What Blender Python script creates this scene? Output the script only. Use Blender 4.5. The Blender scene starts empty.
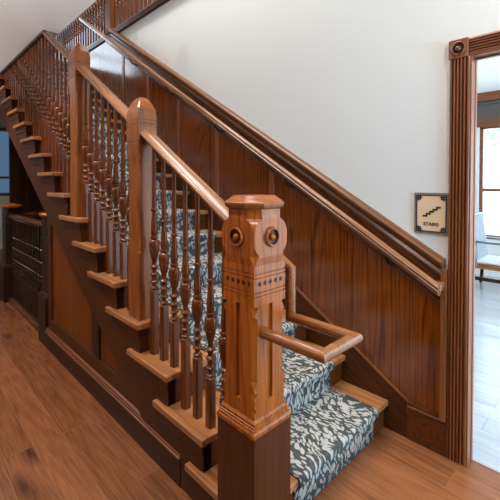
import bpy, bmesh, math, random
from mathutils import Vector, Matrix
random.seed(7)
C = bpy.context.scene.collection
RUN, RISE = 0.2994, 0.178
SL = RISE / RUN
PI = math.pi

# ------------------------------------------------------------------ colours / materials
def lin(h):
    h = h.lstrip('#')
    v = [int(h[i:i + 2], 16) / 255 for i in (0, 2, 4)]
    return tuple((c / 12.92 if c <= 0.04045 else ((c + 0.055) / 1.055) ** 2.4) for c in v) + (1.0,)

def new_mat(name):
    m = bpy.data.materials.new(name); m.use_nodes = True
    nt = m.node_tree; nt.nodes.clear()
    out = nt.nodes.new('ShaderNodeOutputMaterial')
    b = nt.nodes.new('ShaderNodeBsdfPrincipled')
    nt.links.new(b.outputs['BSDF'], out.inputs['Surface'])
    return m, nt, b

def plain(name, col, rough=0.6, metal=0.0, bump=0, bscale=80):
    m, nt, b = new_mat(name)
    b.inputs['Base Color'].default_value = lin(col)
    b.inputs['Roughness'].default_value = rough
    b.inputs['Metallic'].default_value = metal
    if bump:
        tc = nt.nodes.new('ShaderNodeTexCoord')
        n = nt.nodes.new('ShaderNodeTexNoise'); n.inputs['Scale'].default_value = bscale
        n.inputs['Detail'].default_value = 4
        bp = nt.nodes.new('ShaderNodeBump'); bp.inputs['Strength'].default_value = bump
        bp.inputs['Distance'].default_value = 0.01
        nt.links.new(tc.outputs['Object'], n.inputs['Vector'])
        nt.links.new(n.outputs['Fac'], bp.inputs['Height'])
        nt.links.new(bp.outputs['Normal'], b.inputs['Normal'])
    return m

def wood(name, dark, light, rough=0.32, axis='z', ring=7.0, size=1.0, spec=0.5, cath=0.55):
    """oak-like: contour lines of a stretched noise (cathedral grain) plus fine fibres"""
    m, nt, b = new_mat(name)
    N = nt.nodes.new; L = nt.links.new
    tc = N('ShaderNodeTexCoord'); oi = N('ShaderNodeObjectInfo')
    mul = N('ShaderNodeVectorMath'); mul.operation = 'MULTIPLY_ADD'
    cmb = N('ShaderNodeCombineXYZ')
    for i in range(3): L(oi.outputs['Random'], cmb.inputs[i])
    mul.inputs[1].default_value = (13.1, 17.7, 9.3)
    L(cmb.outputs[0], mul.inputs[0]); L(tc.outputs['Object'], mul.inputs[2])
    src = mul.outputs[0]
    if axis == 's':                       # along the pitch of the stair
        rot = N('ShaderNodeVectorRotate'); rot.rotation_type = 'Y_AXIS'
        rot.inputs['Angle'].default_value = math.atan(SL)
        L(src, rot.inputs['Vector']); src = rot.outputs[0]
    a = {'x': 0, 'y': 1, 'z': 2, 's': 0}[axis]
    def stretched(cross, along):
        mp = N('ShaderNodeMapping')
        s = [cross] * 3; s[a] = along
        mp.inputs['Scale'].default_value = s
        L(src, mp.inputs['Vector']); return mp.outputs[0]
    n1 = N('ShaderNodeTexNoise'); n1.inputs['Scale'].default_value = 1; n1.inputs['Detail'].default_value = 1.5
    L(stretched(6.0 / size, 0.33 / size), n1.inputs['Vector'])
    mm = N('ShaderNodeMath'); mm.operation = 'MULTIPLY'; mm.inputs[1].default_value = ring * 6.283
    L(n1.outputs['Fac'], mm.inputs[0])
    sn = N('ShaderNodeMath'); sn.operation = 'SINE'; L(mm.outputs[0], sn.inputs[0])
    mr = N('ShaderNodeMapRange'); mr.inputs[1].default_value = -1; mr.inputs[2].default_value = 1
    L(sn.outputs[0], mr.inputs[0])
    n2 = N('ShaderNodeTexNoise'); n2.inputs['Scale'].default_value = 1; n2.inputs['Detail'].default_value = 3
    L(stretched(170, 5), n2.inputs['Vector'])
    n3 = N('ShaderNodeTexNoise'); n3.inputs['Scale'].default_value = 1; n3.inputs['Detail'].default_value = 2
    L(stretched(9, 1.2), n3.inputs['Vector'])
    iv = N('ShaderNodeMath'); iv.operation = 'SUBTRACT'; iv.inputs[0].default_value = 1; L(mr.outputs[0], iv.inputs[1])
    pw = N('ShaderNodeMath'); pw.operation = 'POWER'; pw.inputs[1].default_value = 4; L(iv.outputs[0], pw.inputs[0])
    f1 = N('ShaderNodeMath'); f1.operation = 'MULTIPLY_ADD'; f1.inputs[1].default_value = -0.26 * cath / 0.55; f1.inputs[2].default_value = 0.2
    L(pw.outputs[0], f1.inputs[0])
    f2 = N('ShaderNodeMath'); f2.operation = 'MULTIPLY_ADD'; f2.inputs[1].default_value = 0.60
    L(n2.outputs['Fac'], f2.inputs[0]); L(f1.outputs[0], f2.inputs[2])
    f3 = N('ShaderNodeMath'); f3.operation = 'MULTIPLY_ADD'; f3.inputs[1].default_value = 0.16
    L(n3.outputs['Fac'], f3.inputs[0]); L(f2.outputs[0], f3.inputs[2])
    cr = N('ShaderNodeValToRGB')
    cr.color_ramp.elements[0].position = 0.28; cr.color_ramp.elements[0].color = lin(dark)
    cr.color_ramp.elements[1].position = 0.74; cr.color_ramp.elements[1].color = lin(light)
    L(f3.outputs[0], cr.inputs[0]); L(cr.outputs[0], b.inputs['Base Color'])
    b.inputs['Roughness'].default_value = rough
    b.inputs['Specular IOR Level'].default_value = spec
    bp = N('ShaderNodeBump'); bp.inputs['Strength'].default_value = 0.12; bp.inputs['Distance'].default_value = 0.003
    L(n2.outputs['Fac'], bp.inputs['Height']); L(bp.outputs['Normal'], b.inputs['Normal'])
    return m

def floor_wood(name, dark, light, seam, rough=0.3):
    m, nt, b = new_mat(name)
    N = nt.nodes.new; L = nt.links.new
    tc = N('ShaderNodeTexCoord')
    mp0 = N('ShaderNodeMapping'); mp0.inputs['Location'].default_value = (0.4, 0.05, 0)
    L(tc.outputs['Object'], mp0.inputs['Vector'])
    br = N('ShaderNodeTexBrick')
    br.inputs['Color1'].default_value = (0, 0, 0, 1); br.inputs['Color2'].default_value = (1, 1, 1, 1)
    br.inputs['Mortar'].default_value = (0.5, 0.5, 0.5, 1)
    br.inputs['Scale'].default_value = 1; br.inputs['Mortar Size'].default_value = 0.0019
    br.inputs['Mortar Smooth'].default_value = 0.2
    br.inputs['Brick Width'].default_value = 1.75; br.inputs['Row Height'].default_value = 0.155
    br.offset = 0.37; br.offset_frequency = 2
    L(mp0.outputs[0], br.inputs['Vector'])
    off = N('ShaderNodeVectorMath'); off.operation = 'MULTIPLY_ADD'; off.inputs[1].default_value = (31, 17, 5)
    L(br.outputs['Color'], off.inputs[0]); L(mp0.outputs[0], off.inputs[2])
    def noise(sx, sy, det):
        mp = N('ShaderNodeMapping'); mp.inputs['Scale'].default_value = (sx, sy, 1)
        L(off.outputs[0], mp.inputs['Vector'])
        n = N('ShaderNodeTexNoise'); n.inputs['Scale'].default_value = 1; n.inputs['Detail'].default_value = det
        L(mp.outputs[0], n.inputs['Vector']); return n.outputs['Fac']
    g1 = noise(0.9, 9, 1.5)
    mm = N('ShaderNodeMath'); mm.operation = 'MULTIPLY'; mm.inputs[1].default_value = 55; L(g1, mm.inputs[0])
    sn = N('ShaderNodeMath'); sn.operation = 'SINE'; L(mm.outputs[0], sn.inputs[0])
    g2 = noise(6, 150, 3); g3 = noise(2.2, 9, 3)
    def madd(x, k, y=None, c=0.0):
        q = N('ShaderNodeMath'); q.operation = 'MULTIPLY_ADD'; q.inputs[1].default_value = k
        L(x, q.inputs[0])
        if y is not None: L(y, q.inputs[2])
        else: q.inputs[2].default_value = c
        return q.outputs[0]
    v = madd(sn.outputs[0], 0.045, None, 0.12)
    v = madd(g2, 0.55, v); v = madd(g3, 0.5, v); v = madd(br.outputs['Color'], 0.16, v)
    # knots
    mpk = N('ShaderNodeMapping'); mpk.inputs['Scale'].default_value = (1.3, 4.2, 1); L(off.outputs[0], mpk.inputs['Vector'])
    vo = N('ShaderNodeTexVoronoi'); vo.inputs['Scale'].default_value = 1.0; L(mpk.outputs[0], vo.inputs['Vector'])
    kr = N('ShaderNodeMapRange'); kr.inputs[1].default_value = 0.02; kr.inputs[2].default_value = 0.22
    kr.inputs[3].default_value = -0.42; kr.inputs[4].default_value = 0; L(vo.outputs['Distance'], kr.inputs[0])
    ad = N('ShaderNodeMath'); ad.operation = 'ADD'; L(v, ad.inputs[0]); L(kr.outputs[0], ad.inputs[1])
    cr = N('ShaderNodeValToRGB')
    cr.color_ramp.elements[0].position = 0.30; cr.color_ramp.elements[0].color = lin(dark)
    cr.color_ramp.elements[1].position = 0.95; cr.color_ramp.elements[1].color = lin(light)
    L(ad.outputs[0], cr.inputs[0])
    mx = N('ShaderNodeMixRGB'); mx.inputs['Color2'].default_value = lin(seam)
    L(br.outputs['Fac'], mx.inputs['Fac']); L(cr.outputs[0], mx.inputs['Color1'])
    L(mx.outputs[0], b.inputs['Base Color'])
    b.inputs['Roughness'].default_value = rough
    return m

M = {}
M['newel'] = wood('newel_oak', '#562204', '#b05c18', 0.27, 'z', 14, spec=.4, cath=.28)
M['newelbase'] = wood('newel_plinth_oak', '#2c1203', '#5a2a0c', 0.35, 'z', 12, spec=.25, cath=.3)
M['post'] = wood('post_oak', '#51260a', '#a05a24', 0.3, 'z', 12, spec=.4, cath=.28)
M['baluster'] = wood('baluster_oak', '#361606', '#743a14', 0.2, 'z', 8, spec=.4, cath=.2)
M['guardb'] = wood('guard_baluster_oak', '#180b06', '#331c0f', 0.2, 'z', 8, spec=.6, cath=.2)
M['rail'] = wood('rail_oak', '#5e3821', '#9b6a46', 0.24, 's', 12, cath=.3)
M['railx'] = wood('loop_oak', '#5b3115', '#975c2f', 0.25, 'x', 12, cath=.25)
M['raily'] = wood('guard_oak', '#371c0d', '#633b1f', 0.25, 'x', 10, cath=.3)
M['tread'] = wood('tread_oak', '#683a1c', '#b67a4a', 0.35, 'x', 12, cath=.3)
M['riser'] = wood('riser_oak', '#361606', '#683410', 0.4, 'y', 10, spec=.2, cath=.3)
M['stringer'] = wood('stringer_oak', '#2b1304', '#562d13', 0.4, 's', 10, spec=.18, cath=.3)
M['panel'] = wood('panel_oak', '#431d05', '#7e4212', 0.4, 'z', 20, 1.2, spec=.2, cath=.4)
M['wains'] = wood('wainscot_oak', '#471b03', '#884410', 0.13, 'z', 30, 1.7, cath=0.45, spec=.8)
M['riserx'] = wood('plinth_moulding_oak', '#401c0c', '#7c4424', 0.35, 'x', 10, spec=.35, cath=.3)
M['apron'] = wood('apron_oak', '#331706', '#6c3a17', 0.34, 's', 20, 1.2, cath=0.5, spec=.35)
M['cap'] = wood('cap_oak', '#42220c', '#84532c', 0.28, 's', 10, cath=.3)
M['casing'] = wood('casing_oak', '#4a220c', '#94562e', 0.32, 'z', 12, cath=.25)
M['casingx'] = wood('casing_head_oak', '#4a220c', '#94562e', 0.32, 'x', 12, cath=.25)
M['base'] = wood('base_oak', '#200e04', '#44230f', 0.4, 'x', 10, spec=.2, cath=.3)
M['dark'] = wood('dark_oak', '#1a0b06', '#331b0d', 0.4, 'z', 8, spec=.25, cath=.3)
M['floor'] = floor_wood('floor_planks', '#42210f', '#935a36', '#8a5836', 0.27)
M['floor2'] = floor_wood('room_planks_sheen_tint', '#9ba0a6', '#c6c9cd', '#94989d', 0.22)  # window sheen on the wood floor put into this pale grey-blue colour
M['wall'] = plain('white_plaster', '#e0e2df', 0.75, bump=0.10, bscale=90)
M['ceil'] = plain('ceiling_paint', '#f0f0ee', 0.85)
M['leftwall'] = plain('taupe_plaster', '#aaa097', 0.8)
M['ironb'] = plain('bracket_bronze', '#3a2f2b', 0.4, 0.8)
M['sign_bg'] = plain('sign_beige', '#e3c4a0', 0.55)
M['sign_grey'] = plain('sign_taupe', '#7d7068', 0.5)
M['sign_dark'] = plain('sign_black', '#1f1814', 0.5)
M['cushion'] = plain('white_cushion', '#e4e6e8', 0.85, bump=0.2, bscale=200)
M['chrome'] = plain('grey_metal', '#6f757c', 0.35, 0.6)
M['slat'] = plain('pale_grey_paint', '#a9b0b8', 0.4)
M['chairw'] = wood('chair_wood', '#6a3a1c', '#b3763f', 0.35, 'x', 5)
M['shade'] = plain('shade_fabric', '#5a504a', 0.8)
M['white'] = plain('white_trim', '#e8e8e6', 0.5)
M['bark'] = plain('bark', '#6a5f52', 0.9, bump=0.5, bscale=30)
M['leaf'] = plain('leaf', '#7fae98', 0.6)
M['grass'] = plain('ground_pale', '#c9d0c4', 0.9)
def glass_mat(name='window_glass', tint=(1, 1, 1, 1)):
    m = bpy.data.materials.new(name); m.use_nodes = True
    nt = m.node_tree; nt.nodes.clear()
    o = nt.nodes.new('ShaderNodeOutputMaterial'); mx = nt.nodes.new('ShaderNodeMixShader')
    t = nt.nodes.new('ShaderNodeBsdfTransparent'); g = nt.nodes.new('ShaderNodeBsdfGlossy')
    t.inputs['Color'].default_value = tint
    g.inputs['Roughness'].default_value = 0.02
    fr = nt.nodes.new('ShaderNodeFresnel'); fr.inputs['IOR'].default_value = 1.3
    nt.links.new(fr.outputs[0], mx.inputs[0]); nt.links.new(t.outputs[0], mx.inputs[1]); nt.links.new(g.outputs[0], mx.inputs[2])
    nt.links.new(mx.outputs[0], o.inputs['Surface']); return m
M['glass'] = glass_mat()
M['glass_blue'] = glass_mat('blue_tinted_glass', (.13, .165, .20, 1))

def carpet_mat():
    m, nt, b = new_mat('leaf_carpet')
    N = nt.nodes.new; L = nt.links.new
    uv = N('ShaderNodeUVMap'); uv.uv_map = 'UVMap'
    no = N('ShaderNodeTexNoise'); no.inputs['Scale'].default_value = 4.5; no.inputs['Detail'].default_value = 2
    L(uv.outputs[0], no.inputs['Vector'])
    sub = N('ShaderNodeVectorMath'); sub.operation = 'SUBTRACT'; sub.inputs[1].default_value = (0.5, 0.5, 0.5)
    L(no.outputs['Color'], sub.inputs[0])
    ma = N('ShaderNodeVectorMath'); ma.operation = 'MULTIPLY_ADD'; ma.inputs[1].default_value = (0.20, 0.20, 0)
    L(sub.outputs[0], ma.inputs[0]); L(uv.outputs[0], ma.inputs[2])
    mp = N('ShaderNodeMapping'); mp.inputs['Scale'].default_value = (60, 28, 1); mp.inputs['Rotation'].default_value = (0, 0, 0.5)
    L(ma.outputs[0], mp.inputs['Vector'])
    vo = N('ShaderNodeTexVoronoi'); vo.feature = 'F1'; vo.inputs['Randomness'].default_value = .8; vo.inputs['Scale'].default_value = 1
    L(mp.outputs[0], vo.inputs['Vector'])
    n2 = N('ShaderNodeTexNoise'); n2.inputs['Scale'].default_value = 60; n2.inputs['Detail'].default_value = 2
    L(uv.outputs[0], n2.inputs['Vector'])
    q = N('ShaderNodeMath'); q.operation = 'MULTIPLY_ADD'; q.inputs[1].default_value = 0.22
    L(n2.outputs['Fac'], q.inputs[0]); L(vo.outputs['Distance'], q.inputs[2])
    cr = N('ShaderNodeValToRGB')
    cr.color_ramp.elements[0].position = 0.55; cr.color_ramp.elements[0].color = lin('#aeaa9e')
    cr.color_ramp.elements[1].position = 0.67; cr.color_ramp.elements[1].color = lin('#47494a')
    L(q.outputs[0], cr.inputs[0]); L(cr.outputs[0], b.inputs['Base Color'])
    b.inputs['Roughness'].default_value = 0.95
    b.inputs['Specular IOR Level'].default_value = 0.1
    fz = N('ShaderNodeTexNoise'); fz.inputs['Scale'].default_value = 500; L(uv.outputs[0], fz.inputs['Vector'])
    bp = N('ShaderNodeBump'); bp.inputs['Strength'].default_value = 0.4; bp.inputs['Distance'].default_value = 0.004
    ad = N('ShaderNodeMath'); ad.operation = 'ADD'; L(fz.outputs['Fac'], ad.inputs[0]); L(cr.outputs[0], ad.inputs[1])
    L(ad.outputs[0], bp.inputs['Height']); L(bp.outputs['Normal'], b.inputs['Normal'])
    return m
M['carpet'] = carpet_mat()

# ------------------------------------------------------------------ object helpers
def wpos(o):
    p = Vector((0, 0, 0))
    while o is not None:
        p = p + o.location; o = o.parent
    return p

def obj(name, bm, mat, parent=None, origin=None, smooth=False, bevel=0, seg=2, angle=35):
    """link bm (world coordinates) as one object; its origin is `origin` or the parent's origin"""
    o0 = Vector(origin) if origin is not None else (wpos(parent) if parent else Vector((0, 0, 0)))
    bmesh.ops.recalc_face_normals(bm, faces=bm.faces[:])
    bmesh.ops.translate(bm, verts=bm.verts[:], vec=-o0)
    me = bpy.data.meshes.new(name); bm.to_mesh(me); bm.free()
    if isinstance(mat, (list, tuple)):
        for k in mat: me.materials.append(M[k])
    else:
        me.materials.append(M[mat])
    ob = bpy.data.objects.new(name, me); C.objects.link(ob)
    if parent is not None:
        ob.parent = parent; ob.location = o0 - wpos(parent)
    else:
        ob.location = o0
    if smooth:
        for p in me.polygons: p.use_smooth = True
        try: me.set_sharp_from_angle(angle=math.radians(angle))
        except Exception: pass
    if bevel:
        md = ob.modifiers.new('Bevel', 'BEVEL'); md.width = bevel; md.segments = seg
        md.limit_method = 'ANGLE'; md.angle_limit = math.radians(40)
    return ob

def thing(name, label, cat, loc=(0, 0, 0), group=None):
    o = bpy.data.objects.new(name, None); C.objects.link(o); o.location = loc
    o.empty_display_size = 0.1
    o['label'] = label; o['category'] = cat
    if group: o['group'] = group
    return o

def tag(o, label, cat, group=None):
    o['label'] = label; o['category'] = cat
    if group: o['group'] = group
    return o

def struct(name, bm, mat, **k):
    o = obj(name, bm, mat, **k); o['kind'] = 'structure'; return o

def sroot(name, loc=(0, 0, 0)):
    o = bpy.data.objects.new(name, None); C.objects.link(o); o.location = loc; o['kind'] = 'structure'; return o

def clone(o, parent=None, loc=None):
    c = o.copy(); C.objects.link(c)
    if parent is not None: c.parent = parent
    if loc is not None: c.location = loc
    for ch in list(o.children): clone(ch, c)
    return c

BM = bmesh.new
def box(bm, x0, x1, y0, y1, z0, z1):
    v = [bm.verts.new((x, y, z)) for x in (x0, x1) for y in (y0, y1) for z in (z0, z1)]
    for f in ((0, 1, 3, 2), (4, 6, 7, 5), (0, 4, 5, 1), (2, 3, 7, 6), (0, 2, 6, 4), (1, 5, 7, 3)):
        bm.faces.new([v[i] for i in f])
    return v

def bx(*a):
    bm = BM(); box(bm, *a); return bm

def loft(bm, secs, cap=True):
    rows = [[bm.verts.new(p) for p in s] for s in secs]
    n = len(rows[0])
    for a, b in zip(rows, rows[1:]):
        for i in range(n):
            j = (i + 1) % n
            bm.faces.new((a[i], a[j], b[j], b[i]))
    if cap:
        bm.faces.new(rows[0][::-1]); bm.faces.new(rows[-1])

def prism_xz(bm, poly, y0, y1):
    loft(bm, [[(x, y0, z) for x, z in poly], [(x, y1, z) for x, z in poly]])

def prism_xy(bm, poly, z0, z1):
    loft(bm, [[(x, y, z0) for x, y in poly], [(x, y, z1) for x, y in poly]])

def slope_sweep(bm, prof, x0, x1, z0, slope=SL):
    """prof: (y,z offsets); z0 = height at x=0; ends cut vertically"""
    loft(bm, [[(x, y, z0 + slope * x + dz) for y, dz in prof] for x in (x0, x1)])

def tube(bm, path, r, seg=16, squash=1.0):
    """mitred tube along a polyline"""
    P = [Vector(p) for p in path]; n = len(P); secs = []
    T = [(P[i + 1] - P[i]).normalized() for i in range(n - 1)]
    up = Vector((0, 0, 1)) if abs(T[0].z) < 0.9 else Vector((1, 0, 0))
    u = T[0].cross(up).normalized(); w = u.cross(T[0]).normalized()
    ring = [P[0] + u * r * math.cos(2 * PI * k / seg) + w * r * math.sin(2 * PI * k / seg) for k in range(seg)]
    secs.append(ring)
    for i in range(1, n):
        d = T[i - 1]
        nrm = d if i == n - 1 else (d + T[i]).normalized()
        new = [q + d * ((P[i] - q).dot(nrm) / d.dot(nrm)) for q in secs[-1]]
        secs.append(new)
    loft(bm, [[tuple(q) for q in s] for s in secs])

def lathe(bm, prof, cx, cy, seg=20, sq=None):
    loft(bm, [[(cx + r * math.cos(2 * PI * (k + .5) / seg), cy + r * math.sin(2 * PI * (k + .5) / seg), z) for k in range(seg)] for r, z in prof])

def lathe_axis(bm, prof, c, axis, seg=24):
    """prof (r, d) along axis direction from c"""
    a = Vector(axis).normalized()
    u = a.cross(Vector((0, 0, 1))).normalized(); w = Vector((0, 0, 1))
    loft(bm, [[tuple(Vector(c) + a * d + (u * math.cos(2 * PI * k / seg) + w * math.sin(2 * PI * k / seg)) * r) for k in range(seg)] for r, d in prof])

def carved(bm, cx, cy, levels, ys=1.0):
    """square post with chamfered corners and grooves; levels: (z, half, chamfer, groove_half_width, groove_depth)"""
    secs = []
    for z, h, c, gw, gd in levels:
        s = []
        for q in range(4):
            a = q * PI / 2
            ca, sa = round(math.cos(a)), round(math.sin(a))
            pts = [(h, -h + c), (h, -gw), (h - gd, -gw * 0.8), (h - gd, gw * 0.8), (h, gw), (h, h - c)]
            for px, py in pts:
                s.append((cx + ca * px - sa * py, cy + (sa * px + ca * py) * ys, z))
        secs.append(s)
    loft(bm, secs)

def n_at(x): return RISE + SL * x

# ------------------------------------------------------------------ room shell
# floors (with the stairwell opening under the upper part of the flight)
bm = BM()
WELL = (2.96, 4.85, -1.2, -0.20)
for (x0, x1, y0, y1) in ((-3.2, WELL[0], -1.28, 2.6), (WELL[1], 9.0, -1.28, 2.6), (WELL[0], WELL[1], WELL[3], 2.6)):
    box(bm, x0, x1, y0, y1, -0.12, 0)
struct('floor', bm, 'floor')
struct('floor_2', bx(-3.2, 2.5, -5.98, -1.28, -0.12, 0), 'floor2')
struct('ground', bx(-14, 12, -30, -6.1, -0.3, -0.12), 'grass')
bm = BM()
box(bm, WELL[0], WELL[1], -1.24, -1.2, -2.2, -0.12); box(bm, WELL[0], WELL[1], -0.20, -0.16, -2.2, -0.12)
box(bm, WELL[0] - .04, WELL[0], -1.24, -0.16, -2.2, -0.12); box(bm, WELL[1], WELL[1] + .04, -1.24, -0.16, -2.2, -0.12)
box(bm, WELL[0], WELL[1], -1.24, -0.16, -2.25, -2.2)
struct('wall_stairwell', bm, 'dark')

# ceiling of the hall, notched around the flight, thick as the storey floor
bm = BM()
prism_xy(bm, [(-3.2, -0.18), (2.78, -0.18), (2.78, -0.05), (9.0, -0.05), (9.0, 2.6), (-3.2, 2.6)], 2.92, 3.50)
struct('ceiling', bm, 'ceil')
struct('trim_ceiling', bx(2.80, 5.75, -0.075, -0.05, 2.895, 3.3), 'dark')
struct('ceiling_2', bx(-3.2, 2.62, -6.12, -1.288, 2.97, 3.05), 'ceil')

def wall_with_hole_x(x0, x1, ya, yb, z0, z1, hy0, hy1, hz0, hz1):
    bm = BM()
    box(bm, x0, x1, ya, yb, z0, hz0); box(bm, x0, x1, ya, yb, hz1, z1)
    box(bm, x0, x1, ya, hy0, hz0, hz1); box(bm, x0, x1, hy1, yb, hz0, hz1)
    return bm
# right wall with the doorway: x -0.43 .. -1.62, head at 2.18
WY0, WY1 = -1.288, -1.22
bm = BM()
box(bm, -0.43, 9.0, WY0, WY1, 0, 3.49)
box(bm, -1.62, -0.43, WY0, WY1, 2.185, 3.49)
box(bm, -3.2, -1.62, WY0, WY1, 0, 3.49)
struct('wall_right', bm, 'wall')
struct('wall_left', bx(-3.2, 9.0, 2.6, 2.72, 0, 3.49), 'leftwall')

struct('wall_back', wall_with_hole_x(-3.32, -3.2, -1.34, 2.72, 0, 3.49, -1.0, 0.3, 0.3, 2.3), 'wall')
struct('wall_upper_back', bx(-3.32, -3.2, -2.82, 2.72, 3.49, 6.3), 'wall')
# end wall of the ground floor hall with a window
struct('wall_end', wall_with_hole_x(9.0, 9.12, -1.34, 2.72, 0, 3.49, -1.2, 1.3, 1.2, 2.75), 'wall')
def window_x(name, x, y0, y1, z0, z1, bars_y, bars_z, mat='casingx', gl='glass'):
    r = sroot(name, (x, (y0 + y1) / 2, z0))
    bm = BM(); w = 0.07
    box(bm, x - .03, x + .08, y0, y1, z0, z0 + w); box(bm, x - .03, x + .08, y0, y1, z1 - w, z1)
    box(bm, x - .03, x + .08, y0, y0 + w, z0 + w, z1 - w); box(bm, x - .03, x + .08, y1 - w, y1, z0 + w, z1 - w)
    obj('window_frame', bm, mat, r, bevel=.004)
    bm = BM()
    for b in bars_y: box(bm, x + .01, x + .05, b - .025, b + .025, z0 + w, z1 - w)
    for b in bars_z: box(bm, x + .012, x + .048, y0 + w, y1 - w, b - .025, b + .025)
    obj('glazing_bar', bm, mat, r)
    obj('glass_pane', bx(x + .028, x + .033, y0 + w, y1 - w, z0 + w, z1 - w), gl, r)
    return r
window_x('window_4', -3.28, -1.0, 0.3, 0.3, 2.3, (-.35,), ())
window_x('window_2', 9.0, -1.2, 1.3, 1.2, 2.75, (-0.35, 0.5), (1.62,), gl='glass_blue')

# dark panelled wall closing the space under the upper flight
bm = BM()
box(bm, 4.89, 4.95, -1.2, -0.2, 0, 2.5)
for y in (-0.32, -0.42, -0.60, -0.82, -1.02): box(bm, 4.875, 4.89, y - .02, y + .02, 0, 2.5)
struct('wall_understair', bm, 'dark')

# upper storey: landing, gallery behind the right wall, walls, roof
bm = BM()
box(bm, 5.72, 9.0, -1.20, -0.05, 3.44, 3.56); box(bm, -3.2, 9.0, -2.7, -1.20, 3.49, 3.56); box(bm, -3.2, 9.0, -0.05, 2.6, 3.50, 3.56)
struct('floor_upper', bm, 'floor')
struct('wall_gallery', bx(-3.2, 9.0, -2.82, -2.7, 3.56, 6.2), 'wall')
struct('wall_upper_left', bx(-3.2, 9.0, 2.6, 2.72, 3.56, 6.2), 'wall')
struct('wall_upper_end', wall_with_hole_x(9.0, 9.12, -2.82, 2.72, 3.49, 6.2, -1.6, 2.2, 3.75, 5.9), 'wall')
window_x('window_3', 9.0, -1.6, 2.2, 3.75, 5.9, (-.4, .8), (4.9,))
struct('ceiling_upper', bx(-3.2, 9.12, -2.82, 2.72, 6.2, 6.3), 'ceil')

# next room: side walls and the window wall
bm = BM()
wx0, wx1, wz0, wz1 = -1.15, 0.735, 0.62, 2.45
yw = -5.98
box(bm, -3.2, wx0, yw - .14, yw, 0, 2.97); box(bm, wx1, 2.62, yw - .14, yw, 0, 2.97)
box(bm, wx0, wx1, yw - .14, yw, 0, wz0); box(bm, wx0, wx1, yw - .14, yw, wz1, 2.97)
struct('wall_room_far', bm, 'wall')
struct('wall_room_side', bx(2.5, 2.62, yw - .14, -1.34, 0, 3.05), 'wall')
w1 = sroot('window_1', ((wx0 + wx1) / 2, yw, wz0))
bm = BM()
for a in ((wx0, wx0 + .05), (wx1 - .05, wx1)): box(bm, a[0], a[1], yw - .12, yw - .02, wz0, wz1)
box(bm, wx0, wx1, yw - .12, yw - .02, wz1 - .06, wz1); box(bm, wx0, wx1, yw - .12, yw + .03, wz0, wz0 + .05)
obj('window_frame', bm, 'casingx', w1, bevel=.004)
bm = BM()
box(bm, wx0 + .05, wx1 - .05, yw - .09, yw - .05, 1.37, 1.42)
obj('meeting_rail', bm, 'casingx', w1)
obj('glass_pane', bx(wx0 + .05, wx1 - .05, yw - .072, yw - .066, wz0 + .05, wz1 - .06), 'glass', w1)
bm = BM()
box(bm, wx0 - .2, wx1 + .25, yw, yw + .03, 2.42, 2.52)
obj('window_casing', bm, 'casingx', w1, bevel=.004)
struct('trim_crown', bx(-3.2, 2.5, yw, yw + .07, 2.83, 2.97), 'casingx', bevel=.01)
rs = thing('roller_shade', 'dark taupe roller shade pulled up at the head of the next room\'s window', 'window shade', ((wx0 + wx1) / 2, yw + .03, 2.5))
obj('shade_cloth', bx(wx0 - .05, wx1 + .25, yw + .03, yw + .036, 2.52, 2.82), 'shade', rs)
bm = BM(); tube(bm, [(wx0 - .05, yw + .045, 2.795), (wx1 + .25, yw + .045, 2.795)], .025); obj('roller', bm, 'shade', rs, smooth=True)
obj('hem_bar', bx(wx0 - .05, wx1 + .25, yw + .030, yw + .045, 2.50, 2.53), 'casingx', rs, bevel=.004)

# ------------------------------------------------------------------ wainscot and its trims
bm = BM()
prism_xz(bm, [(-0.325, 0), (5.72, 0), (5.72, 3.49), (3.95, 3.49), (-0.325, n_at(-0.325) + 1.03)], -1.22, -1.205)
struct('trim_wainscot', bm, 'wains')
for i, x in enumerate((0.98, 1.667, 2.30, 2.94, 3.58)):
    bm = BM()
    a, b = x - .025, x + .025
    loft(bm, [[(a, -1.206, n_at(a) + .10), (b, -1.206, n_at(b) + .10), (b, -1.196, n_at(b) + .10), (a, -1.196, n_at(a) + .10)],
              [(a, -1.206, n_at(a) + 1.0), (b, -1.206, n_at(b) + 1.0), (b, -1.196, n_at(b) + 1.0), (a, -1.196, n_at(a) + 1.0)]])
    struct('trim_%d' % (i + 1), bm, 'casing', bevel=.002)
# end stile against the door casing
bm = BM(); prism_xz(bm, [(-0.328, 0.2), (-0.30, 0.2), (-0.30, n_at(-.30) + 1.05), (-0.328, n_at(-.328) + 1.05)], -1.206, -1.17)
struct('trim_stile', bm, 'casing', bevel=.003)
# cap moulding following the pitch
prof = [(-1.222, 1.0), (-1.185, 1.0), (-1.18, 1.012), (-1.19, 1.03), (-1.178, 1.05), (-1.165, 1.056), (-1.158, 1.066), (-1.158, 1.080), (-1.166, 1.092), (-1.222, 1.098)]
bm = BM(); slope_sweep(bm, prof, -0.31, 3.93, RISE)
struct('trim_cap', bm, 'cap', smooth=True, angle=50)
# apron board below the cap
prof = [(-1.21, .84), (-1.193, .84), (-1.189, .85), (-1.189, 1.0), (-1.21, 1.0)]
bm = BM(); slope_sweep(bm, prof, -0.30, 4.1, RISE)
struct('trim_apron', bm, 'apron')
# baseboard right of the stair
prof = [(-1.206, 0), (-1.19, 0), (-1.19, .175), (-1.186, .18), (-1.186, .192), (-1.193, .20), (-1.193, .212), (-1.198, .224), (-1.206, .224)]
bm = BM(); loft(bm, [[(x, y, z) for y, z in prof] for x in (-0.33, -0.116)])
struct('baseboard_right', bm, 'riser')

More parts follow.
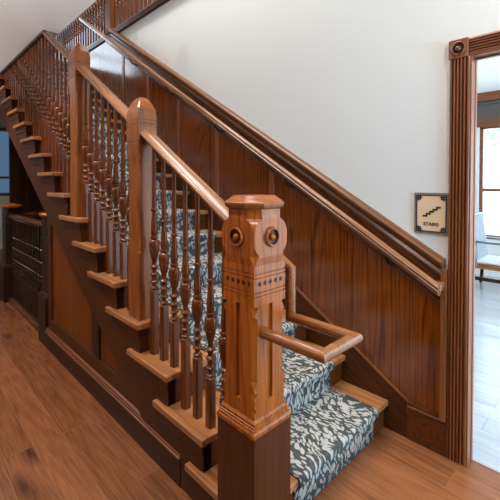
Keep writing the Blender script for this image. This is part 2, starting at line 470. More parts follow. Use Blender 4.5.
# ------------------------------------------------------------------ doorway
d = sroot('door_1', (-0.43, -1.22, 0))
def flutes(a, b, n):
    """profile across a fluted casing from a to b: list of (t, depth)"""
    pts = [(a, 0), (a, .026), (a + .006, .032)]
    w = (b - a - .02) / n
    for i in range(n):
        s = a + .01 + i * w
        pts += [(s, .034), (s + w * .34, .034), (s + w * .40, .024), (s + w * .60, .020), (s + w * .85, .024), (s + w * .94, .034)]
    pts += [(b - .006, .032), (b, .026), (b, 0)]
    return pts
pr = flutes(-0.432, -0.329, 5)
bm = BM(); loft(bm, [[(t, -1.222 + dd, z) for t, dd in pr] for z in (0, 2.175)])
obj('side_casing', bm, 'casing', d)
pr = flutes(2.182, 2.272, 5)
bm = BM(); loft(bm, [[(x, -1.222 + dd, t) for t, dd in pr] for x in (-1.62, -0.418)])
obj('head_casing', bm, 'casingx', d)
cb = obj('corner_block', bx(-0.42, -0.325, -1.222, -1.182, 2.175, 2.275), 'casing', d, bevel=.003)
bm = BM(); lathe_axis(bm, [(.036, 0), (.038, .006), (.033, .010), (.028, .003), (.018, .002), (.014, .003), (.012, .009), (.006, .013), (.001, .014)], (-0.3725, -1.182, 2.225), (0, 1, 0))
ro = obj('rosette', bm, ('casing', 'dark'), cb, smooth=True, angle=60)
for p in ro.data.polygons:
    q = Vector(p.center) + wpos(ro) - Vector((-0.3725, -1.182, 2.225))
    if .0142 < math.hypot(q.x, q.z) < .0285: p.material_index = 1
bm = BM(); box(bm, -0.436, -0.425, -1.292, -1.192, 0, 2.19); box(bm, -0.440, -0.425, -1.275, -1.25, 0, 2.165)
obj('door_jamb', bm, 'casing', d, bevel=.002)
bm = BM(); box(bm, -1.62, -0.436, -1.292, -1.192, 2.174, 2.19); box(bm, -1.62, -0.440, -1.275, -1.25, 2.166, 2.175)
obj('head_jamb', bm, 'casingx', d, bevel=.002)
bm = BM(); loft(bm, [[(-1.622, -1.222 + .03, 0), (-1.73, -1.19, 0), (-1.73, -1.222, 0), (-1.622, -1.222, 0)], [(-1.622, -1.222 + .03, 2.18), (-1.73, -1.19, 2.18), (-1.73, -1.222, 2.18), (-1.622, -1.222, 2.18)]])
obj('side_casing', bm, 'casing', d)

# ------------------------------------------------------------------ staircase
NS = 19
st = thing('staircase', 'dark oak straight staircase with open tread ends beside the panelled wall', 'staircase', (0, 0, 0))
L_RET = 0.44
tread0 = riser0 = brk0 = None
for k in range(1, NS + 1):
    loc = Vector(((k - 1) * RUN, 0, k * RISE))
    if k == 1:
        bm = BM()
        prism_xy(bm, [(0, 0), (L_RET, 0), (L_RET, -.03), (RUN + .05, -.03), (RUN + .05, -1.195), (0, -1.195)], -.034, 0)
        bmesh.ops.translate(bm, verts=bm.verts[:], vec=loc)
        tread0 = obj('tread', bm, 'tread', st, origin=loc, bevel=.006, seg=3)
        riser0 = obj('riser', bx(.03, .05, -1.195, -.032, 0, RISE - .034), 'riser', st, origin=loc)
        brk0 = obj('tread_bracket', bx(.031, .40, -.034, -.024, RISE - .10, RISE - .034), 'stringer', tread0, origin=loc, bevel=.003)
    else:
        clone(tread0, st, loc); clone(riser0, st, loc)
# outer cut stringer
def low(x): return 0.6 * x - 0.375
XT = NS * RUN
poly = [(0.03, 0)]
for k in range(1, NS + 1):
    poly += [((k - 1) * RUN + .03, k * RISE - .03), (k * RUN + .03, k * RISE - .03)]
poly[-1] = (XT, NS * RISE - .03)
poly += [(XT, low(XT)), (.625, 0)]
bm = BM(); prism_xz(bm, poly, -.075, -.03)
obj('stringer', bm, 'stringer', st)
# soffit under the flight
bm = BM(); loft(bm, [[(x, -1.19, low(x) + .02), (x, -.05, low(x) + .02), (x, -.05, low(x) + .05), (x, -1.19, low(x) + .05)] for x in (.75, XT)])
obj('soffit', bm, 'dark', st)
# skirt board along the wall with its thin bead
prof = [(-1.206, -0.45), (-1.193, -0.45), (-1.193, .118), (-1.206, .118)]
def skirt_poly(h, x0, x1): return [(x0, 0), (x0, n_at(x0) + h), (x1, n_at(x1) + h), (x1, max(0, low(x1)))]
bm = BM(); prism_xz(bm, [(-0.116, 0), (-0.116, n_at(-.116) + .115), (XT, n_at(XT) + .115), (XT, low(XT)), (.625, 0)], -1.206, -1.194)
obj('wall_skirt', bm, 'stringer', st)
bm = BM(); slope_sweep(bm, [(-1.206, .105), (-1.190, .105), (-1.187, .112), (-1.190, .119), (-1.206, .119)], -0.118, XT, RISE)
obj('skirt_bead', bm, 'cap', st)
# spandrel panelling under the stringer
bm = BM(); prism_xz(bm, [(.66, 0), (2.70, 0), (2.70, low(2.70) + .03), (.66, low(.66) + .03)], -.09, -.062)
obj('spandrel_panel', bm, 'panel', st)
bm = BM()
prism_xz(bm, [(.94, .17), (2.70, .17), (2.70, .275), (1.09, .275)], -.064, -.044)
bm2 = bm; prism_xz(bm2, [(2.60, .275), (2.70, .275), (2.70, low(2.70) + .005), (2.60, low(2.60) + .005)], -.064, -.0442)
obj('panel_frame', bm2, 'stringer', st, bevel=.003)
bm = BM(); prism_xz(bm, [(1.55, .275), (1.67, .275), (1.67, low(1.67) + .005), (1.55, low(1.55) + .005)], -.064, -.0444)
obj('panel_stile', bm, 'dark', st, bevel=.003)
prof = [(-.07, 0), (-.0255, 0), (-.0255, .132), (-.07, .132)]
bm = BM(); loft(bm, [[(x, y, z) for y, z in prof] for x in (.516, 2.71)])
pb = obj('plinth_board', bm, 'base', st)
prof = [(-.07, .132), (-.0235, .132), (-.019, .137), (-.019, .147), (-.026, .151), (-.027, .160), (-.031, .163), (-.032, .172), (-.044, .18), (-.07, .18)]
bm = BM(); loft(bm, [[(x, y, z) for y, z in prof] for x in (.516, 2.71)])
obj('plinth_moulding', bm, 'riserx', pb)

# ------------------------------------------------------------------ stair runner
def runner(y0, y1):
    t = .011; path = []
    for k in range(1, NS + 1):
        xn = (k - 1) * RUN; zt = k * RISE
        xr = xn + .03 - t
        path += [(xr, (k - 1) * RISE + (.001 if k == 1 else t + .004))]
        path += [(xr, zt - .06), (xr, zt - .046), (xr - .004, zt - .040), (xn - t * .6, zt - .038), (xn - t, zt - .030), (xn - t, zt - .012)]
        for a in range(1, 6):
            th = PI - a * (PI / 2) / 5
            path.append((xn + .006 + (t + .006) * math.cos(th), zt - .006 + (t + .006) * math.sin(th)))
        path += [(xn + .12, zt + t), (xn + RUN + .03 - t - .005, zt + t)]
    bm = BM(); uvl = bm.loops.layers.uv.new('UVMap')
    ys = [y0 + (y1 - y0) * i / 8 for i in range(9)]
    rows = []; s = 0; ss = []
    for i, p in enumerate(path):
        if i: s += math.dist(p, path[i - 1])
        ss.append(s); rows.append([bm.verts.new((p[0], y, p[1])) for y in ys])
    for i in range(len(rows) - 1):
        for j in range(8):
            f = bm.faces.new((rows[i][j], rows[i][j + 1], rows[i + 1][j + 1], rows[i + 1][j]))
            f.smooth = True
            for lp, (a, b) in zip(f.loops, ((i, j), (i, j + 1), (i + 1, j + 1), (i + 1, j))):
                lp[uvl].uv = (ys[b], ss[a])
    return bm
bm = runner(-.31, -1.045)
rn = obj('stair_runner', bm, 'carpet')
md = rn.modifiers.new('Solidify', 'SOLIDIFY'); md.thickness = .010; md.offset = -1
tag(rn, 'grey and cream leaf-patterned carpet runner laid down the middle of the stairs', 'carpet')

# ------------------------------------------------------------------ big newel post at the foot
NX, NY = .071, -.10
nw = thing('newel_post', 'large carved oak newel with round bosses and flat octagonal cap at stair foot', 'newel post', (NX, NY, 0))
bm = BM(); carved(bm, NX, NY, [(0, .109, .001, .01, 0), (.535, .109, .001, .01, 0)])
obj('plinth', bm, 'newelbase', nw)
bm = BM(); carved(bm, NX, NY, [(.535, .112, .001, .01, 0), (.548, .112, .001, .01, 0), (.556, .106, .001, .01, 0), (.562, .106, .001, .01, 0), (.564, .103, .001, .01, 0), (.572, .103, .001, .01, 0), (.574, .100, .001, .01, 0), (.584, .100, .001, .01, 0), (.592, .093, .001, .01, 0)])
obj('base_moulding', bm, 'newel', nw)
H = .0915
GW, GD = .0135, .012
def lvl(z, c, h=H): lv.append((z, h, c, GW, GD if .648 < z < 1.0295 else 0))
lv = []
for z, c in ((.585, .001), (.598, .001), (.604, .001), (.624, .013), (.636, .004), (.646, .004), (.649, .005), (.655, .009), (.672, .001), (.690, .019), (.692, .019), (.697, .001), (.708, .001), (.740, .021), (.746, .015), (.752, .016),
             (.985, .016), (.990, .006), (.996, .006), (1.022, .021), (1.0285, .023), (1.031, .001), (1.05, .001)): lvl(z, c)
G = .004
def groove(z): return [(z, H, .001, GW, 0), (z + .0015, H - G, .001, GW, 0), (z + .0045, H - G, .001, GW, 0), (z + .006, H, .001, GW, 0)]
for z in (1.068, 1.083, 1.140, 1.156): lv += groove(z)
HB = .0965
lvl(1.175, .001); lvl(1.188, .001); lvl(1.190, .002)
for z, c in ((1.222, .024), (1.230, .026), (1.234, .024), (1.245, .013), (1.256, .006), (1.268, .002), (1.290, .001), (1.315, .001), (1.330, .005), (1.343, .011), (1.354, .019), (1.362, .028), (1.367, .040), (1.372, .044)): lvl(z, c, HB)
for z, c in ((1.388, .040), (1.412, .040)): lvl(z, c, HB - .002)
bm = BM(); carved(bm, NX, NY, lv)
sh = obj('carved_shaft', bm, 'newel', nw)
for ax in ((-1, 0, 0), (0, 1, 0), (1, 0, 0), (0, -1, 0)):
    bm = BM()
    c = Vector((NX, NY, 1.298)) + Vector(ax) * HB
    lathe_axis(bm, [(.041, -.002), (.0415, .001), (.038, .002), (.038, .010), (.035, .013), (.031, .012), (.027, .002), (.014, .001), (.0135, .004), (.012, .011), (.007, .015), (.001, .016)], c, ax)
    bo = obj('boss', bm, ('newel', 'newelbase'), sh, smooth=True, angle=50)
    off = c - wpos(bo)
    for p in bo.data.polygons:
        q = Vector(p.center) - off; q -= Vector(ax) * q.dot(Vector(ax))
        if .0137 < q.length < .0295 or q.length > .0385: p.material_index = 1
    bm = BM()
    t = Vector((-ax[1], ax[0], 0))
    for i in range(5):
        cc = Vector((NX, NY, 1.119)) + Vector(ax) * (H - .001) + t * ((i - 2) * .031)
        lathe_axis(bm, [(.0095, 0), (.0095, .0014), (.006, .002), (.001, .0021)], cc, ax, 12)
    obj('bead_row', bm, 'dark', sh)
def octsec(r, z, cx=NX, cy=NY, f=.36):
    c = r * f; p = []
    for q in range(4):
        a = q * PI / 2; ca, sa = round(math.cos(a)), round(math.sin(a))
        for px, py in ((r, -r + c * 1.3), (r, r - c * 1.3)): p.append((cx + ca * px - sa * py, cy + sa * px + ca * py, z))
    return p
bm = BM(); loft(bm, [octsec(.088, 1.405), octsec(.098, 1.410), octsec(.107, 1.416), octsec(.112, 1.426), octsec(.112, 1.434), octsec(.105, 1.442), octsec(.099, 1.445), octsec(.082, 1.460), octsec(.080, 1.461)])
obj('cap', bm, 'post', nw, smooth=True, angle=28)

# ------------------------------------------------------------------ intermediate newels
YS = .78
def mid_newel(cx, zb, label, ext=0, cyy=-.093, name='intermediate_newel'):
    t = thing(name, label, 'newel post', (cx, cyy, zb), 'peaked newel posts in the balustrade')
    h, hh = .068, .0745
    def Z(v): return zb + (v if v < .5 else v + ext)
    g = lambda v: [(Z(v), hh, .001, .012, 0), (Z(v + .001), hh - .003, .001, .012, 0), (Z(v + .005), hh - .003, .001, .012, 0), (Z(v + .006), hh, .001, .012, 0)]
    lv = [(Z(0), h, .001, .012, 0), (Z(.39), h, .001, .012, 0), (Z(.405), h, .014, .012, 0), (Z(.413), h, .002, .012, 0), (Z(.44), h, .013, .012, 0), (Z(.88), h, .013, .012, 0), (Z(.915), h + .003, .018, .012, 0),
          (Z(.925), h + .003, .004, .012, 0), (Z(.96), hh - .001, .012, .012, 0), (Z(.99), hh, .001, .012, 0)]
    for v in (1.020, 1.056, 1.125, 1.161): lv += g(v)
    lv += [(Z(1.185), hh, .001, .012, 0), (Z(1.198), hh, .001, .012, 0), (Z(1.200), hh, .004, .012, 0), (Z(1.222), hh, .012, .012, 0), (Z(1.234), hh - .002, .012, .012, 0), (Z(1.274), .052, .008, .012, 0), (Z(1.300), .028, .005, .008, 0), (Z(1.302), .022, .003, .006, 0)]
    bm = BM(); carved(bm, cx, cyy, lv, YS); shf = obj('shaft', bm, 'post', t)
    for ax in ((-1, 0, 0), (0, 1, 0)):
        tv = Vector((-ax[1], ax[0] * YS, 0)); hs = hh if ax[0] else hh * YS
        for v in (1.041, 1.146):
            bm = BM()
            for i in range(6):
                c = Vector((cx, cyy, Z(v))) + Vector(ax) * (hs - .001) + tv * ((i - 2.5) * .021)
                lathe_axis(bm, [(.005, 0), (.005, .0015), (.001, .0018)], c, ax, 8)
            obj('bead_row', bm, 'dark', shf)
    return t
P1, P2 = 1.017, 2.010
mid_newel(P1, 4 * RISE, 'peaked square newel standing on the fourth tread, next above the big carved newel')
mid_newel(P2, 7 * RISE, 'peaked square newel rising nearest the ceiling edge, second up from the big newel', .045)

# ------------------------------------------------------------------ balusters
def ring_pts(kind, r, z, cx, cy):
    pts = []
    for k in range(16):
        a = 2 * PI * k / 16 + PI / 16
        if kind == 's':
            m = max(abs(math.cos(a)), abs(math.sin(a))); rr = r / m
            if rr > r * 1.35: rr = r * 1.35
        else: rr = r
        pts.append((cx + rr * math.cos(a), cy + rr * math.sin(a), z))
    return pts
def baluster_bm(cx, cy, zb, nz, top):
    """zb tread, nz nosing-line height at cx, top z; turnings keep pace with the rail"""
    T = []
    sq = nz + .205
    T += [('s', .0205, zb), ('s', .0205, sq - .006), ('s', .016, sq), ('c', .015, sq + .002)]
    z = sq
    for r1, hgt in ((.0225, .018), (.0135, .018), (.0235, .018), (.0165, .026), (.0235, .017), (.014, .024), (.024, .018), (.0135, .018)):
        if r1 > .018:
            T += [('c', r1 * .8, z + .002), ('c', r1, z + hgt * .35), ('c', r1, z + hgt * .65), ('c', r1 * .8, z + hgt - .002)]
        else:
            T += [('c', r1, z + .004), ('c', r1 * .95, z + hgt / 2), ('c', r1, z + hgt - .004)]
        z += hgt
    z = nz + .372
    T += [('c', .013, z), ('c', .018, z + .010), ('c', .0225, z + .030), ('c', .0265, z + .060), ('c', .029, z + .090), ('c', .0285, z + .106), ('c', .022, z + .116),
          ('c', .015, z + .121), ('c', .022, z + .127), ('c', .022, z + .136), ('c', .015, z + .140)]
    T += [('c', .0185, z + .150), ('c', .019, z + .175), ('c', .016, z + .22), ('c', .012, z + .272), ('c', .012, z + .278), ('c', .0185, z + .284), ('c', .0185, z + .294), ('c', .012, z + .299)]
    T += [('c', .0135, z + .34), ('c', .0115, top)]
    bm = BM(); loft(bm, [ring_pts(k, r, zz, cx, cy) for k, r, zz in T])
    # small pegs carved around the vase
    for lev, ph in ((z + .055, 0), (z + .088, 0.4)):
        for q in range(6):
            a = q * PI / 3 + ph + .26
            m = Matrix.Translation((cx + .0275 * math.cos(a), cy + .0275 * math.sin(a), lev))
            bmesh.ops.create_icosphere(bm, subdivisions=1, radius=.0046, matrix=m)
    return bm
RTOP, RBOT, BY = 1.082, 1.030, -.093
RAILP = [(BY + a, RBOT + b) for a, b in ((-.036, .004), (-.030, 0), (.030, 0), (.036, .004), (.039, .012), (.046, .018), (.0475, .026), (.045, .034), (.038, .041), (.030, .043), (.024, .049), (.012, .052), (-.012, .052), (-.024, .049), (-.030, .043), (-.038, .041), (-.045, .034), (-.0475, .026), (-.046, .018), (-.039, .012))]
def balustrade(x0, x1, xs, label, zmax=None):
    t = thing('stair_balustrade', label, 'balustrade', ((x0 + x1) / 2, BY, n_at((x0 + x1) / 2)))
    bm = BM(); slope_sweep(bm, RAILP, x0, x1, RISE)
    obj('handrail', bm, 'rail', t, smooth=True, angle=30)
    for x in xs:
        k = int(math.floor(x / RUN)) + 1
        bm = baluster_bm(x, BY, k * RISE, n_at(x), n_at(x) + RBOT + .008)
        obj('baluster', bm, 'baluster', t, origin=(x, BY, k * RISE), smooth=True, angle=32)
    return t
balustrade(NX + .085, P1 - .07, [.253 + .1033 * i for i in range(7)], 'lowest run of handrail and turned balusters, between big newel and fourth tread newel')
balustrade(P1 + .07, P2 - .07, [P1 + .14 + .1048 * i for i in range(8)], 'middle run of handrail and turned balusters, between the two peaked newels')
balustrade(P2 + .07, 5.60, [P2 + .125 + .1015 * i for i in range(34)], 'uppermost run of stair balusters disappearing behind the ceiling edge')

# ------------------------------------------------------------------ loop of handrail at the newel
gl = thing('handrail_return', 'round wooden handrail loop projecting from big newel over the bottom step', 'handrail', (NX - H, -.06, .923))
zl = .923
bm = BM(); tube(bm, [(NX - H + .004, -.062, zl), (-.298, -.062, zl), (-.298, -.272, zl), (.016, -.272, zl), (.016, -.272, 1.135), (.075, -.272, 1.170), (.075, -.188, 1.170)], .0225, 18)
obj('rail_loop', bm, 'railx', gl, smooth=True, angle=30)

# ------------------------------------------------------------------ wall handrail
wr = thing('wall_handrail', 'long sloping oak handrail on metal brackets along the panelled wall', 'handrail', (-.32, -1.13, n_at(-.32) + .93))
WT = .985
prof = [(-1.128, WT - .05), (-1.118, WT - .062), (-1.090, WT - .062), (-1.080, WT - .050), (-1.078, WT - .036), (-1.084, WT - .03), (-1.079, WT - .018), (-1.086, WT - .006), (-1.097, WT), (-1.111, WT), (-1.122, WT - .006), (-1.129, WT - .018), (-1.124, WT - .03), (-1.130, WT - .036)]
bm = BM(); slope_sweep(bm, prof, -.318, 4.78, RISE)
obj('rail', bm, 'rail', wr, smooth=True, angle=40)
bm = BM(); zz = n_at(-.30) + WT
box(bm, -.322, -.275, -1.195, -1.11, zz - .055, zz - .012)
obj('rail_end', bm, 'rail', wr, bevel=.008)
for x in (-.024, .755, 1.577, 2.387, 3.2):
    z = n_at(x) + WT - .062
    bm = BM()
    lathe_axis(bm, [(.024, 0), (.024, .006), (.012, .010), (.010, .012)], (x, -1.204 + .016, z - .055), (0, 1, 0), 16)
    tube(bm, [(x, -1.18, z - .055), (x, -1.135, z - .055), (x, -1.108, z - .03), (x, -1.106, z + .004)], .007, 10)
    box(bm, x - .03, x + .03, -1.118, -1.092, z - .004, z + .001)
    obj('bracket', bm, 'ironb', wr, origin=(x, -1.19, z - .055), smooth=True)

# ------------------------------------------------------------------ sign
sx0, sx1, sz0, sz1 = -.328, -.139, 1.222, 1.457
sg = thing('stairs_sign', 'small beige and taupe STAIRS sign with step pictogram on the white wall', 'sign', ((sx0 + sx1) / 2, -1.215, sz0))
yf = -1.22
obj('backing', bx(sx0, sx1, yf, yf + .010, sz0, sz1), 'sign_grey', sg, bevel=.002)
def frame(bm, m, w, y0, y1):
    a, b, c, e = sx0 + m, sx1 - m, sz0 + m, sz1 - m
    box(bm, a, b, y0, y1, c, c + w); box(bm, a, b, y0, y1, e - w, e); box(bm, a, a + w, y0, y1, c + w, e - w); box(bm, b - w, b, y0, y1, c + w, e - w)
bm = BM()
m = .019; n = .040
prism_xz(bm, [(sx0 + m, sz0 + n), (sx0 + n, sz0 + n), (sx0 + n, sz0 + m), (sx1 - n, sz0 + m), (sx1 - n, sz0 + n), (sx1 - m, sz0 + n), (sx1 - m, sz1 - n), (sx1 - n, sz1 - n), (sx1 - n, sz1 - m), (sx0 + n, sz1 - m), (sx0 + n, sz1 - n), (sx0 + m, sz1 - n)], yf + .009, yf + .0115)
obj('face_panel', bm, 'sign_bg', sg)
bm = BM(); frame(bm, .013, .0045, yf + .009, yf + .0125)
for cx, dx in ((sx0, 1), (sx1, -1)):
    for cz, dz in ((sz0, 1), (sz1, -1)):
        def q(a0, a1, b0, b1):
            xs = sorted((cx + dx * a0, cx + dx * a1)); zs = sorted((cz + dz * b0, cz + dz * b1))
            box(bm, xs[0], xs[1], yf + .009, yf + .013, zs[0], zs[1])
        q(.036, .0405, .013, .0405); q(.013, .036, .036, .0405); q(.022, .026, .022, .036); q(.026, .033, .022, .026); q(.0405, .048, .024, .028); q(.024, .028, .0405, .048)
obj('border_ornament', bm, 'sign_dark', sg)
bm = BM()
# pictogram: five-step zigzag rising to the left as the viewer's right
ux, uz = -1, 1
X = lambda t: sx1 - t           # viewer's right is -x
pts = []
x, z = .050, .098
up = []; dn = []
stp_w, stp_h, th = .0185, .0125, .010
for i in range(5):
    box(bm, X(x + stp_w + (.004 if i < 4 else 0.004)), X(x), yf + .011, yf + .014, sz0 + z, sz0 + z + th)
    if i < 4: box(bm, X(x + stp_w + .006), X(x + stp_w - .002), yf + .011, yf + .0138, sz0 + z, sz0 + z + stp_h + th)
    x += stp_w; z += stp_h
obj('pictogram', bm, 'sign_dark', sg)
cu = bpy.data.curves.new('lettering', 'FONT'); cu.body = 'STAIRS'; cu.size = .027; cu.extrude = .0006; cu.align_x = 'CENTER'; cu.offset = .0007
tx = bpy.data.objects.new('lettering', cu); C.objects.link(tx)
dg = bpy.context.evaluated_depsgraph_get()
me = bpy.data.meshes.new_from_object(tx.evaluated_get(dg)); bpy.data.objects.remove(tx)
me.materials.clear(); me.materials.append(M['sign_dark'])
lt = bpy.data.objects.new('lettering', me); C.objects.link(lt); lt.parent = sg
lt.rotation_euler = (PI / 2, 0, PI); lt.location = Vector(((sx0 + sx1) / 2, yf + .0122, sz0 + .048)) - sg.location

# ------------------------------------------------------------------ guard around the stairwell
def small_newel(cx, cy, label):
    t = thing('guard_newel', label, 'newel post', (cx, cy, 0), 'short newels of the stairwell guard')
    h = .085
    bm = BM(); carved(bm, cx, cy, [(0, .112, .001, .01, 0), (.43, .112, .001, .01, 0)]); obj('plinth', bm, 'dark', t)
    bm = BM(); carved(bm, cx, cy, [(.43, .115, .001, .01, 0), (.442, .115, .001, .01, 0), (.45, .107, .001, .01, 0), (.458, .107, .001, .01, 0), (.466, .1, .001, .01, 0), (.476, .088, .001, .01, 0)]); obj('base_moulding', bm, 'base', t)
    lv = [(.47, h, .001, .012, 0), (.52, h, .001, .012, 0), (.53, h, .016, .012, 0), (.56, h, .012, .012, .006), (.86, h, .012, .012, .006), (.88, h, .018, .012, 0), (.90, h, .001, .012, 0), (1.0, h, .001, .012, 0), (1.02, h, .02, .012, 0), (1.09, h, .004, .012, 0), (1.16, h, .03, .012, 0), (1.19, h, .03, .012, 0)]
    bm = BM(); carved(bm, cx, cy, lv); obj('shaft', bm, 'dark', t)
    bm = BM(); loft(bm, [octsec(.085, 1.185, cx, cy), octsec(.112, 1.195, cx, cy), octsec(.116, 1.212, cx, cy), octsec(.10, 1.224, cx, cy), octsec(.03, 1.245, cx, cy)])
    obj('cap', bm, 'newel', t)
    return t
small_newel(2.83, -.14, 'short dark newel with faceted cap at the near end of the low guard')
small_newel(4.55, -.14, 'short dark newel at the far left end of the low guard')
def guard_baluster(cx, cy, z0, z1):
    T = [('s', .019, z0), ('s', .019, z0 + .30), ('c', .014, z0 + .306)]
    z = z0 + .306
    for r, hgt in ((.02, .014), (.0125, .03), (.02, .014), (.013, .06), (.021, .016), (.013, .03), (.021, .014), (.014, .02)):
        T += [('c', r, z + hgt * .3), ('c', r, z + hgt * .7)]; z += hgt
    T += [('c', .026, z + .03), ('c', .028, z + .07), ('c', .018, z + .11), ('c', .021, z + .12), ('c', .014, z + .13), ('c', .018, z + .15), ('c', .011, z + .24), ('c', .018, z + .25), ('c', .011, z + .26), ('c', .011, z1)]
    bm = BM(); loft(bm, [ring_pts(k, r, zz, cx, cy) for k, r, zz in T]); return bm
gd = thing('stairwell_guard', 'low dark balustrade of close balusters at far left, under the flight', 'balustrade', (3.7, -.13, 0))
prof = [(-.165, 1.055), (-.095, 1.055), (-.09, 1.075), (-.085, 1.085), (-.09, 1.105), (-.115, 1.118), (-.145, 1.118), (-.17, 1.105), (-.175, 1.085), (-.17, 1.075)]
bm = BM(); loft(bm, [[(x, y, z) for y, z in prof] for x in (2.91, 4.47)])
obj('handrail', bm, 'raily', gd, smooth=True, angle=35)
bm = BM(); loft(bm, [[(x, y, z) for y, z in ((-.18, 0), (-.075, 0), (-.075, .05), (-.09, .062), (-.17, .062), (-.18, .05))] for x in (2.94, 4.44)])
obj('bottom_rail', bm, 'raily', gd)
gb = None
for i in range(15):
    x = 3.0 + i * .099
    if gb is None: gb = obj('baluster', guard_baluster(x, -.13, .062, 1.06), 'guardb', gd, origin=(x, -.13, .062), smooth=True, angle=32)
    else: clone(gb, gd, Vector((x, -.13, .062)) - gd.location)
g2 = thing('stairwell_guard', 'short return of the low guard across the far end of the stairwell', 'balustrade', (4.55, -.7, 0))
prof = [(4.515, 1.055), (4.585, 1.055), (4.595, 1.085), (4.585, 1.11), (4.565, 1.118), (4.535, 1.118), (4.515, 1.11), (4.505, 1.085)]
bm = BM(); loft(bm, [[(x, y, z) for x, z in prof] for y in (-.22, -1.19)])
obj('handrail', bm, 'raily', g2, smooth=True, angle=35)
for i in range(9):
    y = -.32 - i * .1
    clone(gb, g2, Vector((4.55, y, .062)) - g2.location)
obj('bottom_rail', bx(4.50, 4.60, -1.19, -.25, .02, .062), 'raily', g2, bevel=.004)

# ------------------------------------------------------------------ gallery balustrade on the upper floor
GX, GY = 3.99, -1.255
un = thing('gallery_newel', 'square newel of the upstairs gallery railing above the white wall', 'newel post', (GX, GY, 3.545))
bm = BM(); carved(bm, GX, GY, [(3.545, .08, .001, .012, 0), (3.95, .08, .001, .012, 0), (3.96, .075, .012, .012, 0), (4.7, .075, .012, .012, 0), (4.72, .08, .001, .012, 0), (4.9, .08, .03, .012, 0)])
obj('shaft', bm, 'panel', un)
bm = BM(); loft(bm, [octsec(.1, 4.89, GX, GY), octsec(.12, 4.9, GX, GY), octsec(.12, 4.93, GX, GY), octsec(.05, 4.96, GX, GY)]); obj('cap', bm, 'newel', un)
struct('trim_gallery', bx(-3.2, 5.72, -1.30, -1.185, 3.485, 3.545), 'base', bevel=.004)
def gallery(x0, x1, label):
    t = thing('gallery_balustrade', label, 'balustrade', ((x0 + x1) / 2, -1.24, 3.56))
    obj('bottom_rail', bx(x0, x1, -1.28, -1.20, 3.546, 3.575), 'rail', t, bevel=.006)
    bm = BM(); loft(bm, [[(x, y - 1.11, z + 3.56) for y, z in prof0] for x in (x0, x1)]); obj('handrail', bm, 'raily', t, smooth=True, angle=35)
    b0 = None; x = x0 + .06
    while x < x1 - .03:
        if b0 is None: b0 = obj('baluster', guard_baluster(x, -1.24, 3.575, 4.63), 'baluster', t, origin=(x, -1.24, 3.575), smooth=True, angle=32)
        else: clone(b0, t, Vector((x, -1.24, 3.575)) - t.location)
        x += .10
    return t
prof0 = [(-.165, 1.055), (-.095, 1.055), (-.09, 1.075), (-.085, 1.085), (-.09, 1.105), (-.115, 1.118), (-.145, 1.118), (-.17, 1.105), (-.175, 1.085), (-.17, 1.075)]
gallery(1.8, GX - .085, 'upstairs gallery railing above the white wall, right of its newel')
gallery(GX + .085, 7.2, 'upstairs gallery railing left of its newel, seen past the ceiling edge')
d2 = sroot('door_2', (6.6, -2.7, 3.56))
obj('door_leaf', bx(6.1, 7.5, -2.7, -2.66, 3.56, 5.7), 'panel', d2, bevel=.004)
bm = BM(); box(bm, 5.98, 6.1, -2.7, -2.64, 3.56, 5.82); box(bm, 7.5, 7.62, -2.7, -2.64, 3.56, 5.82); box(bm, 6.1, 7.5, -2.7, -2.64, 5.7, 5.82)
obj('door_casing', bm, 'casing', d2, bevel=.004)

# ------------------------------------------------------------------ chair in the next room
ch = thing('armchair', 'wooden armchair with white seat cushion and grey slatted back by next room window', 'chair', (.30, -5.2, 0))
cx0, cx1, cy0, cy1 = -.02, .56, -5.48, -4.92
obj('seat_frame', bx(cx0, cx1, cy0, cy1, .31, .38), 'chairw', ch, bevel=.01)
obj('seat_cushion', bx(cx0 + .01, cx1 - .03, cy0 + .02, cy1 - .02, .38, .435), 'cushion', ch, bevel=.025, seg=4)
for x in (cx0 + .03, cx1 - .03):
    for y in (cy0 + .03, cy1 - .03):
        dx = .03 if x > .3 else -.03
        bm = BM(); loft(bm, [[(x + dx - .015, y - .015, 0), (x + dx + .015, y - .015, 0), (x + dx + .015, y + .015, 0), (x + dx - .015, y + .015, 0)], [(x - .025, y - .025, .32), (x + .025, y - .025, .32), (x + .025, y + .025, .32), (x - .025, y + .025, .32)]])
        obj('leg', bm, 'dark', ch, bevel=.004)
obj('stretcher', bx(cx0, cx1, cy1 - .05, cy1 - .02, .14, .19), 'dark', ch, bevel=.004)
bm = BM()
for i in range(7):
    y = cy0 + .05 + i * .078
    tube(bm, [(cx1 - .10, y, .37), (cx1 - .01, y, 1.04)], .014, 8)
obj('back_slats', bm, 'slat', ch, smooth=True)
bm = BM()
for y in (cy0 + .01, cy1 - .01): tube(bm, [(cx1 - .07, y, .34), (cx1 + .02, y, 1.06)], .02, 10)
tube(bm, [(cx1 + .016, cy0, 1.05), (cx1 + .016, cy1, 1.05)], .022, 10)
obj('back_frame', bm, 'chrome', ch, smooth=True)
for y in (cy0, cy1):
    obj('armrest', bx(cx0 - .02, cx1 + .0, y - .03, y + .03, .67, .70), 'chrome', ch, bevel=.01)
    obj('arm_post', bx(cx0 + .02, cx0 + .05, y - .02, y + .02, .37, .675), 'chrome', ch, bevel=.004)

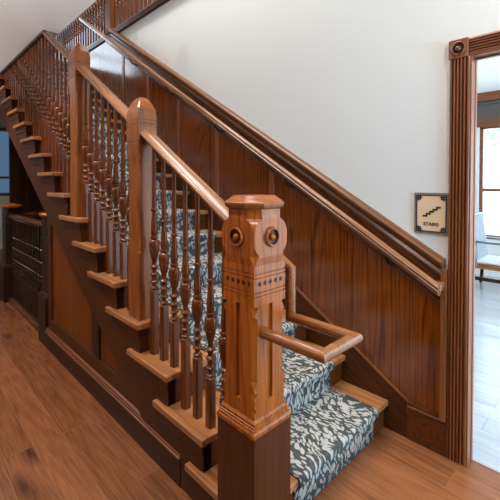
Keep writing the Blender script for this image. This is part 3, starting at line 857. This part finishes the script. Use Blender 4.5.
# ------------------------------------------------------------------ tree outside
tr = thing('garden_tree', 'pale green tree seen through the next room window', 'tree', (1.2, -15, -.12))
bm = BM(); tube(bm, [(1.2, -15, -.12), (1.15, -15, 2), (1.25, -15, 4.2)], .16, 10); obj('trunk', bm, 'bark', tr, smooth=True)
bm = BM(); rnd = random.Random(3)
for c in [(1.0, -15, 4.2, 1.3), (2.0, -14.7, 3.6, 1.0), (.3, -15.3, 3.3, .8), (1.3, -15, 5.4, 1.1)]:
    for i in range(420):
        v = Vector((rnd.gauss(0, 1), rnd.gauss(0, 1), rnd.gauss(0, 1))).normalized() * c[3] * rnd.random() ** .4
        p = Vector(c[:3]) + v
        a = Vector((rnd.gauss(0, 1), rnd.gauss(0, 1), rnd.gauss(0, 1))).normalized(); b = a.orthogonal().normalized()
        s = .11
        bm.faces.new([bm.verts.new(p + a * s), bm.verts.new(p + b * s * .5), bm.verts.new(p - a * s), bm.verts.new(p - b * s * .5)])
obj('foliage', bm, 'leaf', tr)

# ------------------------------------------------------------------ light
W = bpy.data.worlds.new('World'); bpy.context.scene.world = W; W.use_nodes = True
bg = W.node_tree.nodes['Background']; bg.inputs['Color'].default_value = (.74, .87, 1, 1); bg.inputs['Strength'].default_value = 6.0
def area(name, loc, rot, sx, sy, power, col=(1, 1, 1)):
    l = bpy.data.lights.new(name, 'AREA'); l.shape = 'RECTANGLE'; l.size = sx; l.size_y = sy; l.energy = power; l.color = col
    o = bpy.data.objects.new(name, l); C.objects.link(o); o.location = loc; o.rotation_euler = rot; return o
def lamp(name, loc, power, col, r=.12):
    l = bpy.data.lights.new(name, 'POINT'); l.energy = power; l.color = col; l.shadow_soft_size = r
    o = bpy.data.objects.new(name, l); C.objects.link(o); o.location = loc; return o
def spot(name, loc, power, col, aim=(0, 0, -1), cone=110, r=.06):
    l = bpy.data.lights.new(name, 'SPOT'); l.energy = power; l.color = col; l.shadow_soft_size = r
    l.spot_size = math.radians(cone); l.spot_blend = .6
    o = bpy.data.objects.new(name, l); C.objects.link(o); o.location = loc
    o.rotation_euler = Vector(aim).to_track_quat('-Z', 'Y').to_euler(); return o
area('stairwell_ceiling_light', (1.2, -.65, 6.1), (0, 0, 0), 3.0, .9, 260, (1, .99, .97))
area('front_window_sky', (-3.45, -.35, 1.3), (0, -PI / 2, 0), 2.0, 1.3, 110, (.30, .64, 1))
lamp('foot_of_stair_lamp', (-1.15, -.35, 2.62), 27, (1, .92, .82))
for x in (-.4, 1.0, 2.4, 3.8):
    spot('hall_downlight', (x, .55, 2.90), 72, (1, .93, .84))
for x in (1.5, 4.5):
    spot('ceiling_fill_spot', (x, 2.3, 1.9), 200, (1, .97, .93), (0, -.35, 1), 130)  # added spots out of view that brighten the hall ceiling, not real fixtures
area('room_window_light', (-.2, yw - .3, 1.7), (-PI / 2, 0, 0), 1.9, 1.9, 680, (.72, .86, 1))

# ------------------------------------------------------------------ camera
cam = bpy.data.cameras.new('Camera'); co = bpy.data.objects.new('Camera', cam); C.objects.link(co)
yaw, pit, rol = math.radians(-44.21507), math.radians(-1.06837), math.radians(.0591)
c_, s_ = math.cos(yaw), math.sin(yaw)
F = Vector((c_, s_, 0)); Rv = Vector((s_, -c_, 0)); U = Vector((0, 0, 1))
F2 = F * math.cos(pit) + U * math.sin(pit); U2 = U * math.cos(pit) - F * math.sin(pit)
R3 = Rv * math.cos(rol) + U2 * math.sin(rol); U3 = U2 * math.cos(rol) - Rv * math.sin(rol)
mt = Matrix(((R3.x, U3.x, -F2.x, -1.02478), (R3.y, U3.y, -F2.y, .99201), (R3.z, U3.z, -F2.z, 1.51435), (0, 0, 0, 1)))
co.matrix_world = mt
cam.sensor_width = 36; cam.lens = 371.68 / 500 * 36
cam.shift_x = (250 - 249.896) / 500; cam.shift_y = -(250 - 189.381) / 500
cam.clip_start = .05; cam.clip_end = 200
sc = bpy.context.scene; sc.camera = co
sc.view_settings.view_transform = 'Standard'; sc.view_settings.look = 'None'
sc.view_settings.gamma = 1; sc.view_settings.exposure = 0.0; sc.view_settings.use_curve_mapping = False
